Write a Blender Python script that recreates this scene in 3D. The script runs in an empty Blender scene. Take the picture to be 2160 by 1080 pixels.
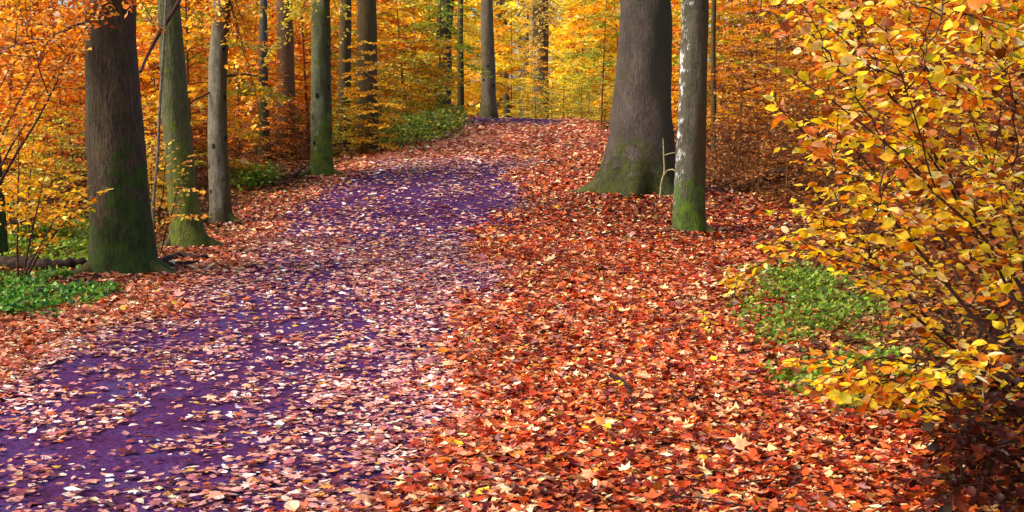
import bpy, math, random
import numpy as np
R = math.radians
scene = bpy.context.scene
COL = scene.collection
rng = np.random.default_rng(7)
random.seed(7)

# ------------------------------------------------------------------ camera
CAM = np.array([0.0, 0.0, 1.6]); PITCH = R(4.95); F = 3000.0
FWD = np.array([0, math.cos(PITCH), -math.sin(PITCH)]); UP = np.array([0, math.sin(PITCH), math.cos(PITCH)])
cd = bpy.data.cameras.new('camera'); cam = bpy.data.objects.new('camera', cd); COL.objects.link(cam)
cam.location = CAM; cam.rotation_euler = (math.pi/2 - PITCH, 0, 0)
cd.sensor_width = 36; cd.lens = 50; cd.clip_end = 2000; cd.clip_start = 0.1
scene.camera = cam

def W(px, row, d):
    """world point at forward distance d seen at that place of the photograph"""
    v = FWD + (px-1080)/F*np.array([1., 0, 0]) - (row-540)/F*UP
    return CAM + v*(d/v[1])

# ------------------------------------------------------------------ terrain
KY = [-20, 0, 8, 12, 15, 19, 22.5, 26, 30, 35, 40, 44, 46.5, 50, 60, 80, 120, 200, 700]
KZ = [0, 0, 0, .0, .08, .27, .62, .95, 1.2, 1.53, 1.84, 2.02, 2.04, 1.92, 1.5, 1.2, 1.5, 3, 10]
_ty = np.arange(-20, 700, .25); _tz = np.interp(_ty, KY, KZ)
_k = np.hanning(13); _k /= _k.sum(); _tz = np.convolve(np.pad(_tz, 6, 'edge'), _k, 'valid')
def vhash(i, j, s):
    n = (i*374761393 + j*668265263 + s*1274126177) & 0x7fffffff
    n = ((n ^ (n >> 13))*1274126177) & 0x7fffffff
    return ((n ^ (n >> 16)) & 0xffff)/65535.0
def vnoise(x, y, s=0):
    x = np.asarray(x, float); y = np.asarray(y, float)
    i = np.floor(x).astype(np.int64); j = np.floor(y).astype(np.int64); fx = x-i; fy = y-j
    fx = fx*fx*(3-2*fx); fy = fy*fy*(3-2*fy)
    a = vhash(i, j, s); b = vhash(i+1, j, s); c = vhash(i, j+1, s); d = vhash(i+1, j+1, s)
    return (a*(1-fx)+b*fx)*(1-fy)+(c*(1-fx)+d*fx)*fy
def fbm(x, y, s=0, o=3):
    r = 0; a = .5; t = 0
    for k in range(o):
        r = r + a*vnoise(np.asarray(x)*2**k, np.asarray(y)*2**k, s+k*17); t += a; a *= .5
    return r/t
def sstep(a, b, x):
    t = np.clip((np.asarray(x, float)-a)/(b-a), 0, 1); return t*t*(3-2*t)
def pc(y):   # path centre line
    return -1.62 + 1.9*sstep(19, 41, y) + 5*sstep(45, 90, y)
def gz(x, y):
    x = np.asarray(x, float); y = np.asarray(y, float)
    z = np.interp(y, _ty, _tz)
    off = np.abs(x-pc(y))
    z = z - .05*np.clip(x-pc(y), 0, 4)*sstep(30, 42, y)
    z = z + sstep(2.6, 5, off)*(.10*(fbm(x*.35, y*.35, 5)-.35)) + .03*(fbm(x*1.3, y*1.3, 9)-.5)*sstep(1.2, 2.6, off)
    z = z + .12*np.exp(-((x-1.95)**2+(y-22.6)**2)/1.6) + .05*np.exp(-((x+4.1)**2+(y-15.2)**2)/.5)
    z = z + sstep(4.4, 6.5, -(x))*sstep(13, 18, y)*(1-sstep(24, 32, y))*.10
    return z
def G(px, row):
    """first ground hit of that sight line"""
    v = FWD + (px-1080)/F*np.array([1., 0, 0]) - (row-540)/F*UP
    y = np.arange(4, 120, .02); t = y/v[1]; P = CAM[None]+t[:, None]*v[None]
    h = P[:, 2]-gz(P[:, 0], P[:, 1]); k = np.argmax(h < 0)
    p = P[k] if h[k] < 0 else P[-1]
    return np.array([p[0], p[1], float(gz(p[0], p[1]))])

# ------------------------------------------------------------------ helpers
def srgb(c):
    c = np.asarray(c, float)/255.
    return np.where(c <= .04045, c/12.92, ((c+.055)/1.055)**2.4)
def mesh_np(name, V, FL, colors=None):
    """V (n,3); FL list of int arrays (m,k)"""
    me = bpy.data.meshes.new(name)
    me.vertices.add(len(V)); me.vertices.foreach_set('co', np.asarray(V, np.float32).ravel())
    FL = [np.asarray(f, np.int32) for f in FL if len(f)]
    idx = np.concatenate([f.ravel() for f in FL]); tot = np.concatenate([np.full(len(f), f.shape[1], np.int32) for f in FL])
    st = np.concatenate([[0], np.cumsum(tot)[:-1]]).astype(np.int32)
    me.loops.add(len(idx)); me.loops.foreach_set('vertex_index', idx)
    me.polygons.add(len(tot)); me.polygons.foreach_set('loop_start', st); me.polygons.foreach_set('loop_total', tot)
    me.polygons.foreach_set('use_smooth', np.ones(len(tot), bool))
    me.update(calc_edges=True)
    if colors is not None:
        a = me.color_attributes.new('tint', 'FLOAT_COLOR', 'POINT')
        a.data.foreach_set('color', np.concatenate([colors, np.ones((len(colors), 1))], 1).astype(np.float32).ravel())
    return me
def link(name, me, mat, parent=None, loc=None):
    o = bpy.data.objects.new(name, me); COL.objects.link(o)
    if me is not None and mat is not None: 
        if not me.materials: me.materials.append(mat)
    if parent is not None: o.parent = parent
    if loc is not None: o.location = loc
    return o
def empty(name, loc, label, cat, group=None):
    o = bpy.data.objects.new(name, None); COL.objects.link(o); o.location = loc
    o.empty_display_size = .2
    return tag(o, label, cat, group)
def tag(o, label=None, cat=None, group=None, kind=None):
    if label: o['label'] = label
    if cat: o['category'] = cat
    if group: o['group'] = group
    if kind: o['kind'] = kind
    return o

class Tubes:
    def __init__(s): s.V = []; s.F = []; s.n = 0
    def add(s, P, Rr, k=6, rnd=0, lobes=None):
        P = np.asarray(P, float); Rr = np.broadcast_to(np.asarray(Rr, float), (len(P),))
        T = np.gradient(P, axis=0); T /= np.linalg.norm(T, axis=1)[:, None]+1e-9
        ref = np.array([0, 1., 0]) if abs(T[:, 1]).mean() < .7 else np.array([0, 0, 1.])
        A = np.cross(T, ref); A /= np.linalg.norm(A, axis=1)[:, None]+1e-9; B = np.cross(T, A)
        th = np.linspace(0, 2*np.pi, k, endpoint=False)
        RR = Rr[:, None]*np.ones((1, k))
        if lobes is not None: RR = lobes(RR, P, th)
        ring = P[:, None]+RR[..., None]*(np.cos(th)[None, :, None]*A[:, None]+np.sin(th)[None, :, None]*B[:, None])
        n = len(P); s.V.append(ring.reshape(-1, 3))
        i = np.arange(n-1)[:, None]*k; j = np.arange(k)[None]; j2 = (j+1) % k
        s.F.append((np.stack([i+j, i+j2, i+k+j2, i+k+j], -1).reshape(-1, 4))+s.n)
        s.n += n*k
    def mesh(s, name): return mesh_np(name, np.concatenate(s.V), [np.concatenate(s.F)])

# leaf templates: (u along, v across, h up) ; faces
T0v = np.array([[0, 0, 0], [.25, 0, -.03], [.55, 0, -.045], [.8, 0, -.03], [1, 0, 0],
                [.22, .24, .03], [.52, .31, .05], [.8, .19, .03], [.22, -.24, .03], [.52, -.31, .05], [.8, -.19, .03]])
T0f = [np.array([[0, 1, 5], [3, 4, 7], [0, 8, 1], [3, 10, 4]]), np.array([[1, 2, 6, 5], [2, 3, 7, 6], [1, 8, 9, 2], [2, 9, 10, 3]])]
T1v = np.array([[0, 0, 0], [.5, .31, .07], [1, 0, .0], [.5, -.31, .07], [.3, .24, .04], [.3, -.24, .04], [.8, .2, .04], [.8, -.2, .04], [.5, 0, -.03]])
T1f = [np.array([[0, 8, 1, 4], [8, 2, 6, 1], [0, 5, 3, 8], [8, 3, 7, 2]])]
T2v = np.array([[0, 0, 0], [.45, .32, .06], [1, 0, 0], [.45, -.32, .06]]); T2f = [np.array([[0, 3, 2], [0, 2, 1]])]
_a = []
for a_, r_ in [(180, .1), (150, .35), (128, .22), (100, .5), (80, .27), (55, .48), (32, .3), (0, .62), (-32, .3), (-55, .48), (-80, .27), (-100, .5), (-128, .22), (-150, .35)]:
    _a.append([.4+r_*math.cos(R(a_)), r_*math.sin(R(a_)), .05*r_])
T3v = np.array([[.4, 0, -.03]]+_a); T3f = [np.array([[0, i+1, (i+1) % 14+1] for i in range(14)])[:, [0, 2, 1]]]
TPL = {0: (T0v, T0f), 1: (T1v, T1f), 2: (T2v, T2f), 3: (T3v, T3f)}

class Leaves:
    def __init__(s): s.V = []; s.C = []; s.F = []; s.n = 0
    def add(s, P, D, N, S, C, lod=1, curl=None, width=1.0):
        """P pos, D direction, N normal (made orthogonal), S size, C colours"""
        tv, tf = TPL[lod]; m = len(P)
        if m == 0: return
        D = D/(np.linalg.norm(D, axis=1)[:, None]+1e-9)
        X = np.cross(N, D); X /= np.linalg.norm(X, axis=1)[:, None]+1e-9; N = np.cross(D, X)
        curl = np.zeros(m) if curl is None else curl
        width = np.broadcast_to(width, (m,))
        u = tv[:, 0][None]; v = tv[:, 1][None]*width[:, None]; h = tv[:, 2][None]+curl[:, None]*((u-.5)**2+.8*np.abs(v)**2*1.5)
        V = P[:, None]+S[:, None, None]*(u[..., None]*D[:, None]+v[..., None]*X[:, None]+h[..., None]*N[:, None])
        k = len(tv); s.V.append(V.reshape(-1, 3)); s.C.append(np.repeat(C, k, 0))
        base = (np.arange(m)*k)[:, None, None]+s.n
        for f in tf: s.F.append((f[None]+base).reshape(-1, f.shape[1]))
        s.n += m*k
    def mesh(s, name):
        q = [f for f in s.F if f.shape[1] == 4]; t = [f for f in s.F if f.shape[1] == 3]
        FL = ([np.concatenate(q)] if q else [])+([np.concatenate(t)] if t else [])
        return mesh_np(name, np.concatenate(s.V), FL, np.concatenate(s.C))
def pick(pal, n, r=rng, jit=.12):
    """pal list of (weight, (r,g,b)) in display colour"""
    w = np.array([p[0] for p in pal], float); w /= w.sum()
    c = np.array([srgb(p[1]) for p in pal])[r.choice(len(pal), n, p=w)]
    return np.clip(c*(1+jit*r.standard_normal((n, 1))+.04*r.standard_normal((n, 3))), .003, .9)

# ------------------------------------------------------------------ materials
def nt(name):
    m = bpy.data.materials.new(name); m.use_nodes = True; t = m.node_tree; t.nodes.clear()
    o = t.nodes.new('ShaderNodeOutputMaterial'); return m, t, o
def nd(t, typ, **kw):
    n = t.nodes.new(typ)
    for k, v in kw.items():
        if k.startswith('i_'): n.inputs[k[2:].replace('_', ' ')].default_value = v
        else: setattr(n, k, v)
    return n
def leaf_mat(name, transl=.35, rough=.5, spec=.35, gain=1.0, tgain=1.3):
    m, t, o = nt(name); L = t.links.new
    a = nd(t, 'ShaderNodeAttribute', attribute_name='tint')
    tc = nd(t, 'ShaderNodeNewGeometry')
    nz = nd(t, 'ShaderNodeTexNoise'); nz.inputs['Scale'].default_value = 45; nz.inputs['Detail'].default_value = 3
    L(tc.outputs['Position'], nz.inputs['Vector'])
    mr = nd(t, 'ShaderNodeMapRange'); mr.inputs['From Min'].default_value = .3; mr.inputs['From Max'].default_value = .7
    mr.inputs['To Min'].default_value = .62*gain; mr.inputs['To Max'].default_value = 1.2*gain
    L(nz.outputs['Fac'], mr.inputs['Value'])
    mul = nd(t, 'ShaderNodeVectorMath', operation='SCALE'); L(a.outputs['Color'], mul.inputs[0]); L(mr.outputs[0], mul.inputs['Scale'])
    p = nd(t, 'ShaderNodeBsdfPrincipled'); p.inputs['Roughness'].default_value = rough; p.inputs['Specular IOR Level'].default_value = spec
    L(mul.outputs[0], p.inputs['Base Color'])
    if transl > 0:
        tg = nd(t, 'ShaderNodeVectorMath', operation='MULTIPLY'); tg.inputs[1].default_value = (tgain, tgain, tgain*.6); L(mul.outputs[0], tg.inputs[0])
        tr = nd(t, 'ShaderNodeBsdfTranslucent'); L(tg.outputs[0], tr.inputs['Color'])
        mx = nd(t, 'ShaderNodeMixShader'); mx.inputs[0].default_value = transl
        L(p.outputs[0], mx.inputs[1]); L(tr.outputs[0], mx.inputs[2]); L(mx.outputs[0], o.inputs['Surface'])
    else: L(p.outputs[0], o.inputs['Surface'])
    return m
M_LEAF = leaf_mat('autumn_leaf', .45, .5, .35, 1.0, 1.45)
M_LITTER = leaf_mat('fallen_leaf', .12, .5, .25, 1.0, 1.2)
M_GREEN = leaf_mat('green_leaf', .3, .5, .3)
def bark(name, c1, c2, streak=1.0, moss=.6, moss_h=.5, moss_dir=(1, 0), side=.0, mosscol=(62, 74, 14), lichen=0, lich_dir=(-1, 0), knots=0, bump=.5, brown_shade_side=None, mott=(58, 56, 32)):
    m, t, o = nt(name); L = t.links.new
    tc = nd(t, 'ShaderNodeTexCoord'); ge = nd(t, 'ShaderNodeNewGeometry')
    mp = nd(t, 'ShaderNodeMapping'); mp.inputs['Scale'].default_value = (34, 34, 5); L(tc.outputs['Object'], mp.inputs['Vector'])
    n1 = nd(t, 'ShaderNodeTexNoise'); n1.inputs['Scale'].default_value = 1.0; n1.inputs['Detail'].default_value = 5; n1.inputs['Roughness'].default_value = .65; L(mp.outputs[0], n1.inputs['Vector'])
    n2 = nd(t, 'ShaderNodeTexNoise'); n2.inputs['Scale'].default_value = 2.2; n2.inputs['Detail'].default_value = 4; L(tc.outputs['Object'], n2.inputs['Vector'])
    n3 = nd(t, 'ShaderNodeTexNoise'); n3.inputs['Scale'].default_value = 9; n3.inputs['Detail'].default_value = 5; L(tc.outputs['Object'], n3.inputs['Vector'])
    n4 = nd(t, 'ShaderNodeTexNoise'); n4.inputs['Scale'].default_value = 5.5; n4.inputs['Detail'].default_value = 6; n4.inputs['Roughness'].default_value = .7; L(tc.outputs['Object'], n4.inputs['Vector'])
    mp5 = nd(t, 'ShaderNodeMapping'); mp5.inputs['Scale'].default_value = (80, 80, 16); L(tc.outputs['Object'], mp5.inputs['Vector'])
    n5 = nd(t, 'ShaderNodeTexNoise'); n5.inputs['Detail'].default_value = 3; n5.inputs['Scale'].default_value = 1; L(mp5.outputs[0], n5.inputs['Vector'])
    def math_(op, a, b, clamp=False):
        x = nd(t, 'ShaderNodeMath', operation=op); x.use_clamp = clamp
        for i, q in enumerate((a, b)):
            if isinstance(q, (int, float)): x.inputs[i].default_value = q
            else: L(q, x.inputs[i])
        return x.outputs[0]
    def mix(f, a, b):
        x = nd(t, 'ShaderNodeMix', data_type='RGBA')
        if isinstance(f, (int, float)): x.inputs[0].default_value = f
        else: L(f, x.inputs[0])
        for i, q in ((6, a), (7, b)):
            if isinstance(q, tuple): x.inputs[i].default_value = (*srgb(q), 1)
            else: L(q, x.inputs[i])
        return x.outputs[2]
    s = math_('MULTIPLY', math_('SUBTRACT', math_('ADD', math_('MULTIPLY', n1.outputs['Fac'], .55), math_('MULTIPLY', n5.outputs['Fac'], .45)), .36), 3.4*streak, True)
    col = mix(s, c1, c2)
    col = mix(math_('MULTIPLY', math_('SUBTRACT', n2.outputs['Fac'], .42), 2.0, True), col, tuple(int(q*.8) for q in c1) if lichen == 0 else c2)
    def dirfac(d):
        v = nd(t, 'ShaderNodeVectorMath', operation='DOT_PRODUCT'); L(ge.outputs['Normal'], v.inputs[0]); v.inputs[1].default_value = (d[0], d[1], 0)
        return v.outputs['Value']
    sep = nd(t, 'ShaderNodeSeparateXYZ'); L(tc.outputs['Object'], sep.inputs[0])
    if lichen:
        lf = math_('ADD', math_('MULTIPLY', dirfac(lich_dir), .62), math_('ADD', math_('MULTIPLY', n3.outputs['Fac'], 1.0), math_('MULTIPLY', n5.outputs['Fac'], .8)))
        lf = math_('MULTIPLY', math_('SUBTRACT', lf, 1.86-lichen), 6, True)
        col = mix(lf, col, (204, 204, 198))
    if brown_shade_side:
        sf = math_('ADD', dirfac(brown_shade_side[0]), math_('MULTIPLY', n2.outputs['Fac'], .7))
        col = mix(math_('MULTIPLY', math_('SUBTRACT', sf, .62), 2.0, True), col, brown_shade_side[1])  # flank away from the light: painted shade along with browner bark
    if knots:
        vo = nd(t, 'ShaderNodeTexVoronoi'); mv = nd(t, 'ShaderNodeMapping'); mv.inputs['Scale'].default_value = (3.5, 3.5, 2.6); L(tc.outputs['Object'], mv.inputs['Vector'])
        L(mv.outputs[0], vo.inputs['Vector']); vo.inputs['Scale'].default_value = knots
        kf = math_('MULTIPLY', math_('SUBTRACT', .16, vo.outputs['Distance']), 22, True)
        col = mix(kf, col, (18, 15, 10))
    col = mix(math_('MULTIPLY', math_('SUBTRACT', n4.outputs['Fac'], .5), 4.0, True), col, mott)
    # moss: height falloff + side + noise
    hf = math_('SUBTRACT', 1.0, math_('DIVIDE', sep.outputs[2], moss_h))
    hf = math_('MAXIMUM', hf, -.55 + side)
    mf = math_('ADD', math_('ADD', hf, math_('MULTIPLY', dirfac(moss_dir), .55)), math_('ADD', math_('MULTIPLY', math_('SUBTRACT', n3.outputs['Fac'], .5), 2.2), math_('MULTIPLY', math_('SUBTRACT', n4.outputs['Fac'], .5), 3.0)))
    mf = math_('MULTIPLY', math_('MULTIPLY', math_('SUBTRACT', mf, .1), 2.2, True), moss)
    mc = mix(math_('MULTIPLY', math_('SUBTRACT', math_('ADD', n4.outputs['Fac'], math_('MULTIPLY', n1.outputs['Fac'], .5)), .55), 2.6, True), tuple(int(q*.38) for q in mosscol), mosscol)
    col = mix(mf, col, mc)
    p = nd(t, 'ShaderNodeBsdfPrincipled'); p.inputs['Roughness'].default_value = .85; p.inputs['Specular IOR Level'].default_value = .25
    L(col, p.inputs['Base Color'])
    bu = nd(t, 'ShaderNodeBump'); bu.inputs['Strength'].default_value = bump; bu.inputs['Distance'].default_value = .02
    L(math_('ADD', math_('ADD', n1.outputs['Fac'], n3.outputs['Fac']), n5.outputs['Fac']), bu.inputs['Height']); L(bu.outputs[0], p.inputs['Normal'])
    L(p.outputs[0], o.inputs['Surface']); return m
def simple_noise_mat(name, cols, scale=6, rough=.9, bump=.4, dist=.03, spec=.2, pos=(.3, .5, .7)):
    m, t, o = nt(name); L = t.links.new
    ge = nd(t, 'ShaderNodeNewGeometry')
    n = nd(t, 'ShaderNodeTexNoise'); n.inputs['Scale'].default_value = scale; n.inputs['Detail'].default_value = 8; n.inputs['Roughness'].default_value = .7
    L(ge.outputs['Position'], n.inputs['Vector'])
    cr = nd(t, 'ShaderNodeValToRGB'); e = cr.color_ramp.elements
    e[0].position = pos[0]; e[0].color = (*srgb(cols[0]), 1); e[1].position = pos[2]; e[1].color = (*srgb(cols[2]), 1)
    x = e.new(pos[1]); x.color = (*srgb(cols[1]), 1)
    L(n.outputs['Fac'], cr.inputs[0])
    p = nd(t, 'ShaderNodeBsdfPrincipled'); p.inputs['Roughness'].default_value = rough; p.inputs['Specular IOR Level'].default_value = spec
    L(cr.outputs[0], p.inputs['Base Color'])
    n2 = nd(t, 'ShaderNodeTexNoise'); n2.inputs['Scale'].default_value = scale*8; n2.inputs['Detail'].default_value = 4; L(ge.outputs['Position'], n2.inputs['Vector'])
    bu = nd(t, 'ShaderNodeBump'); bu.inputs['Strength'].default_value = bump; bu.inputs['Distance'].default_value = dist
    L(n2.outputs['Fac'], bu.inputs['Height']); L(bu.outputs[0], p.inputs['Normal']); L(p.outputs[0], o.inputs['Surface'])
    return m
M_SOIL = simple_noise_mat('forest_soil', [(38, 20, 14), (74, 36, 22), (104, 56, 32)], 5)
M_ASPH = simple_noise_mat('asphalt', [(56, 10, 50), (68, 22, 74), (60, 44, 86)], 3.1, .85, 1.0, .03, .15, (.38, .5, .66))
M_TWIG = simple_noise_mat('twig_bark', [(40, 22, 16), (62, 36, 24), (84, 56, 40)], 30, .8)
M_STEM = simple_noise_mat('sapling_bark', [(70, 48, 26), (98, 68, 36), (124, 92, 52)], 20, .85)
M_DARKWOOD = simple_noise_mat('dark_rotten_wood', [(26, 16, 16), (48, 32, 28), (80, 62, 48)], 14, .9, .8)

# ------------------------------------------------------------------ world / light
w = bpy.data.worlds.new('World'); scene.world = w; w.use_nodes = True; t = w.node_tree; t.nodes.clear()
SUN_EL, SUN_AZ = 42, 252      # azimuth measured clockwise from +Y
sky = t.nodes.new('ShaderNodeTexSky'); sky.sky_type = 'NISHITA'; sky.sun_disc = False
sky.sun_elevation = R(SUN_EL); sky.sun_rotation = R(SUN_AZ); sky.dust_density = 4; sky.air_density = 1.0; sky.ozone_density = 1
bg = t.nodes.new('ShaderNodeBackground'); bg.inputs['Strength'].default_value = .15
wo = t.nodes.new('ShaderNodeOutputWorld'); t.links.new(sky.outputs[0], bg.inputs['Color']); t.links.new(bg.outputs[0], wo.inputs['Surface'])
ld = bpy.data.lights.new('sun', 'SUN'); ld.energy = 2.5; ld.angle = R(18); ld.color = (1, .95, .87)
sun = bpy.data.objects.new('sun', ld); COL.objects.link(sun)
sun.rotation_euler = (R(90-SUN_EL), 0, R(180-SUN_AZ)); sun.location = (0, -5, 20)
scene.view_settings.view_transform = 'Standard'; scene.view_settings.look = 'None'; scene.view_settings.gamma = 1
scene.view_settings.use_curve_mapping = False; scene.view_settings.exposure = .88

# ------------------------------------------------------------------ ground and path
gx = np.concatenate([np.linspace(-400, -30, 20), np.arange(-28, -8, 1.), np.arange(-8, 8, .2), np.arange(8, 28, 1.), np.linspace(30, 400, 20)])
gy = np.concatenate([np.linspace(-300, 0, 12), np.arange(1, 30, .2), np.arange(30, 62, .4), np.linspace(63, 130, 30), np.linspace(140, 700, 20)])
X, Y = np.meshgrid(gx, gy); Z = gz(X, Y); nx, ny = len(gx), len(gy)
def grid_faces(ny, nx):
    i = np.arange(ny-1)[:, None]*nx+np.arange(nx-1)[None]
    return np.stack([i, i+1, i+nx+1, i+nx], -1).reshape(-1, 4)
g = link('ground', mesh_np('ground', np.stack([X, Y, Z], -1).reshape(-1, 3), [grid_faces(ny, nx)]), M_SOIL); tag(g, kind='structure')
py = np.concatenate([np.arange(0, 30, .2), np.arange(30, 90, .4)]); pu = np.linspace(-1, 1, 17)
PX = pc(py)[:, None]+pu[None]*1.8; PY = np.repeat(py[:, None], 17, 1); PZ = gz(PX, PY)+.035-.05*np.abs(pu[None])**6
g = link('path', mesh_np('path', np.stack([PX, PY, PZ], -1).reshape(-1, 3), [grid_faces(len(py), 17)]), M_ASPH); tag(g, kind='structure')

# fallen leaves; palest palette entries: pale undersides plus painted sky-sheen highlights
P_RIGHT = [(3.8, (156, 42, 12)), (4.3, (194, 66, 20)), (4, (210, 94, 46)), (3.6, (228, 140, 104)), (4.6, (92, 20, 6)), (2.4, (244, 192, 146)), (1.5, (204, 112, 30)), (1.2, (150, 90, 92)), (.5, (245, 220, 190)), (.25, (232, 176, 40))]
P_LEFT = [(4, (200, 104, 80)), (4, (222, 142, 112)), (3, (160, 66, 50)), (2, (240, 190, 160)), (2, (120, 44, 36)), (1, (206, 90, 30)), (1.2, (170, 110, 110)), (.5, (250, 226, 200)), (.2, (226, 176, 60))]
P_PATH = [(4, (218, 148, 128)), (2.6, (240, 198, 178)), (3, (168, 98, 102)), (3, (130, 56, 62)), (2, (212, 142, 110)), (.8, (255, 240, 225)), (1, (120, 50, 40)), (.4, (214, 150, 60))]
P_WOOD = [(4, (120, 66, 34)), (3, (150, 84, 44)), (3, (90, 50, 30)), (1.5, (190, 120, 70)), (1, (200, 150, 100)), (1, (110, 90, 30))]
def bare(x, y):
    """0..1 how swept the path is"""
    u = x-pc(y)
    edge_l = sstep(-1.75, -1.15, u+.6*(fbm(y*.9, x*1.2+3, 31)-.5)*2) ; edge_r = 1-sstep(.85, 1.5, -.35*sstep(17, 20, y)*(1-sstep(27, 30, y))+ u+.8*(fbm(y*.9, x*1.1+8, 41, 4)-.5)*2)
    lat = edge_l*edge_r
    along = np.interp(y, [0, 8, 11.5, 13.5, 16, 18.5, 20, 24.5, 27, 29, 37.5, 40, 60], [1, 1, .97, .88, .8, .72, .85, 1, .7, .05, 0, 1, 1])
    patch = sstep(.34, .62, fbm((x-pc(y))*1.9+20, y*.26, 51, 3)+.12)
    return lat*along*(.68+.32*patch)
def litter(n, ylo, yhi, size, lod, smul, seed):
    narrow = n < 0; n = abs(n)
    r = np.random.default_rng(seed)
    y = np.sqrt(r.uniform(ylo**2, yhi**2, n)); x = r.uniform(-1, 1, n)*(.385*y+.6)
    if narrow: x = pc(y)+r.uniform(-2.4, 2.6, n)
    u = x-pc(y)
    rgt = np.interp(y, [0, 8, 10, 16, 21, 24, 46, 60], [2.3, 2.1, 1.9, 2.7, 4.2, 2.3, 2.5, 2.5])+1.0*(fbm(y*.8, y*0, 61)-.5)
    lft = np.interp(y, [0, 12, 15, 20.5, 26, 40, 60], [-4.4, -4.3, -4.1, -3.9, -3.3, -1.7, -1])+.8*(fbm(y*.9, y*0+5, 71)-.5)
    wood = np.maximum(sstep(-.3, .5, x-rgt), sstep(-.3, .4, lft-x))
    b = bare(x, y); fine = fbm(x*4, y*3, 81, 2)
    keep = (1-b*np.minimum(.97, .72+.07*(1-sstep(6, 9, y))+.22*(fine < .5)))*(1-.3*wood)*(1-.85*sstep(40.3, 41.5, y)*(1-sstep(47, 48, y))*(np.abs(u+.1) < 1.35))
    k = r.random(n) < keep
    x, y, u, b, wood, rgt = x[k], y[k], u[k], b[k], wood[k], rgt[k]; n = len(x)
    # colour zone
    zr = r.random(n) < (.08+.88*sstep(.1, 1.8, u+.9*(fbm(x*.7, y*.5, 91)-.5)*2))*(1-.62*sstep(18, 32, y))
    onp = (r.random(n) < .86*sstep(.1, .7, b)); wd = r.random(n) < wood
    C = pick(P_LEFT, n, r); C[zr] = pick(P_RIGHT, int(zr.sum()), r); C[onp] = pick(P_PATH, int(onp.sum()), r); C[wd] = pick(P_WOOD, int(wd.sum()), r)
    # wetter darker drifts and dry pale drifts of leaves
    C *= (.64+.74*fbm(x*1.1, y*.7, 101, 3))[:, None]*np.array([1, 1.05, .86])
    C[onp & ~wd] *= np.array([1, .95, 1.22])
    az = r.uniform(0, 2*np.pi, n); flat = 1-.5*np.clip(b*1.6, 0, 1)
    tilt = np.abs(r.normal(0, .42, n))*flat; ta = r.uniform(0, 2*np.pi, n)
    N = np.stack([np.sin(tilt)*np.cos(ta), np.sin(tilt)*np.sin(ta), np.cos(tilt)], -1)*np.where(r.random(n) < .5, 1, -1)[:, None]
    D = np.stack([np.cos(az), np.sin(az), r.normal(0, .22, n)*flat], -1)
    S = size*np.clip(r.lognormal(0, .32, n), .35, 1.9)*(1+smul*np.clip(y-12, 0, 40)/30)
    z = gz(x, y)+.05*sstep(1.6, .9, np.abs(u))*0+np.where(np.abs(u) < 1.75, .04, .005)+r.uniform(0, .045, n)*flat
    curl = r.normal(.35, .75, n)*flat+.05
    return np.stack([x, y, z], -1), D, N, S, C, curl, lod, r.uniform(.65, 1.25, n)
LF = Leaves()
for (n, a, b, s, lod, sm, sd) in [(68000, 4.6, 10, .050, 1, 0, 1), (100000, 10, 18, .060, 1, .3, 2), (120000, 18, 30, .062, 1, .4, 3), (110000, 30, 58, .078, 2, .4, 4), (-45000, 25, 46, .072, 2, .4, 6)]:
    P, D, N, S, C, curl, lod, wd = litter(n, a, b, s*.92, lod, sm, sd)
    LF.add(P, D, N, S, C, lod, curl, wd)
    if b <= 18:
        P, D, N, S, C, curl, lod, wd = litter(n//6, a, b, s*1.3, 3, sm, sd+50)
        LF.add(P, D, N, S, C, 3, np.clip(curl, -.4, .6), wd)
rb_ = np.random.default_rng(77)
for bx_, by_, br_, pal_ in [(-4.08, 14.95, .42, P_LEFT), (-3.92, 17.3, .28, P_LEFT), (-4.04, 19.7, .2, P_LEFT), (-3.31, 24.8, .26, P_LEFT), (1.95, 22.4, .78, P_RIGHT), (2.36, 18.9, .25, P_RIGHT)]:
    n = int(700*br_+160); a_ = rb_.uniform(0, 2*np.pi, n); q_ = br_*(.86+.7*rb_.random(n)**1.5)
    x = bx_+q_*np.cos(a_); y = by_+q_*np.sin(a_); hgt = .045*np.clip(1.6-q_/br_, 0, 1)*rb_.random(n)
    N = np.stack([np.cos(a_)*.5, np.sin(a_)*.5, np.ones(n)], -1)+rb_.normal(0, .3, (n, 3)); D = rb_.normal(0, 1, (n, 3)); D[:, 2] *= .2
    LF.add(np.stack([x, y, gz(x, y)+hgt+.02], -1), D, N, .065*rb_.uniform(.6, 1.3, n), pick(pal_, n, rb_)*.85, 1, rb_.normal(.2, .6, n), rb_.uniform(.7, 1.2, n))
o = link('fallen_leaves', LF.mesh('fallen_leaves'), M_LITTER)
tag(o, 'red, orange and pale pink fallen leaves strewn over the path and its verges', 'leaf litter', kind='stuff')

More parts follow.
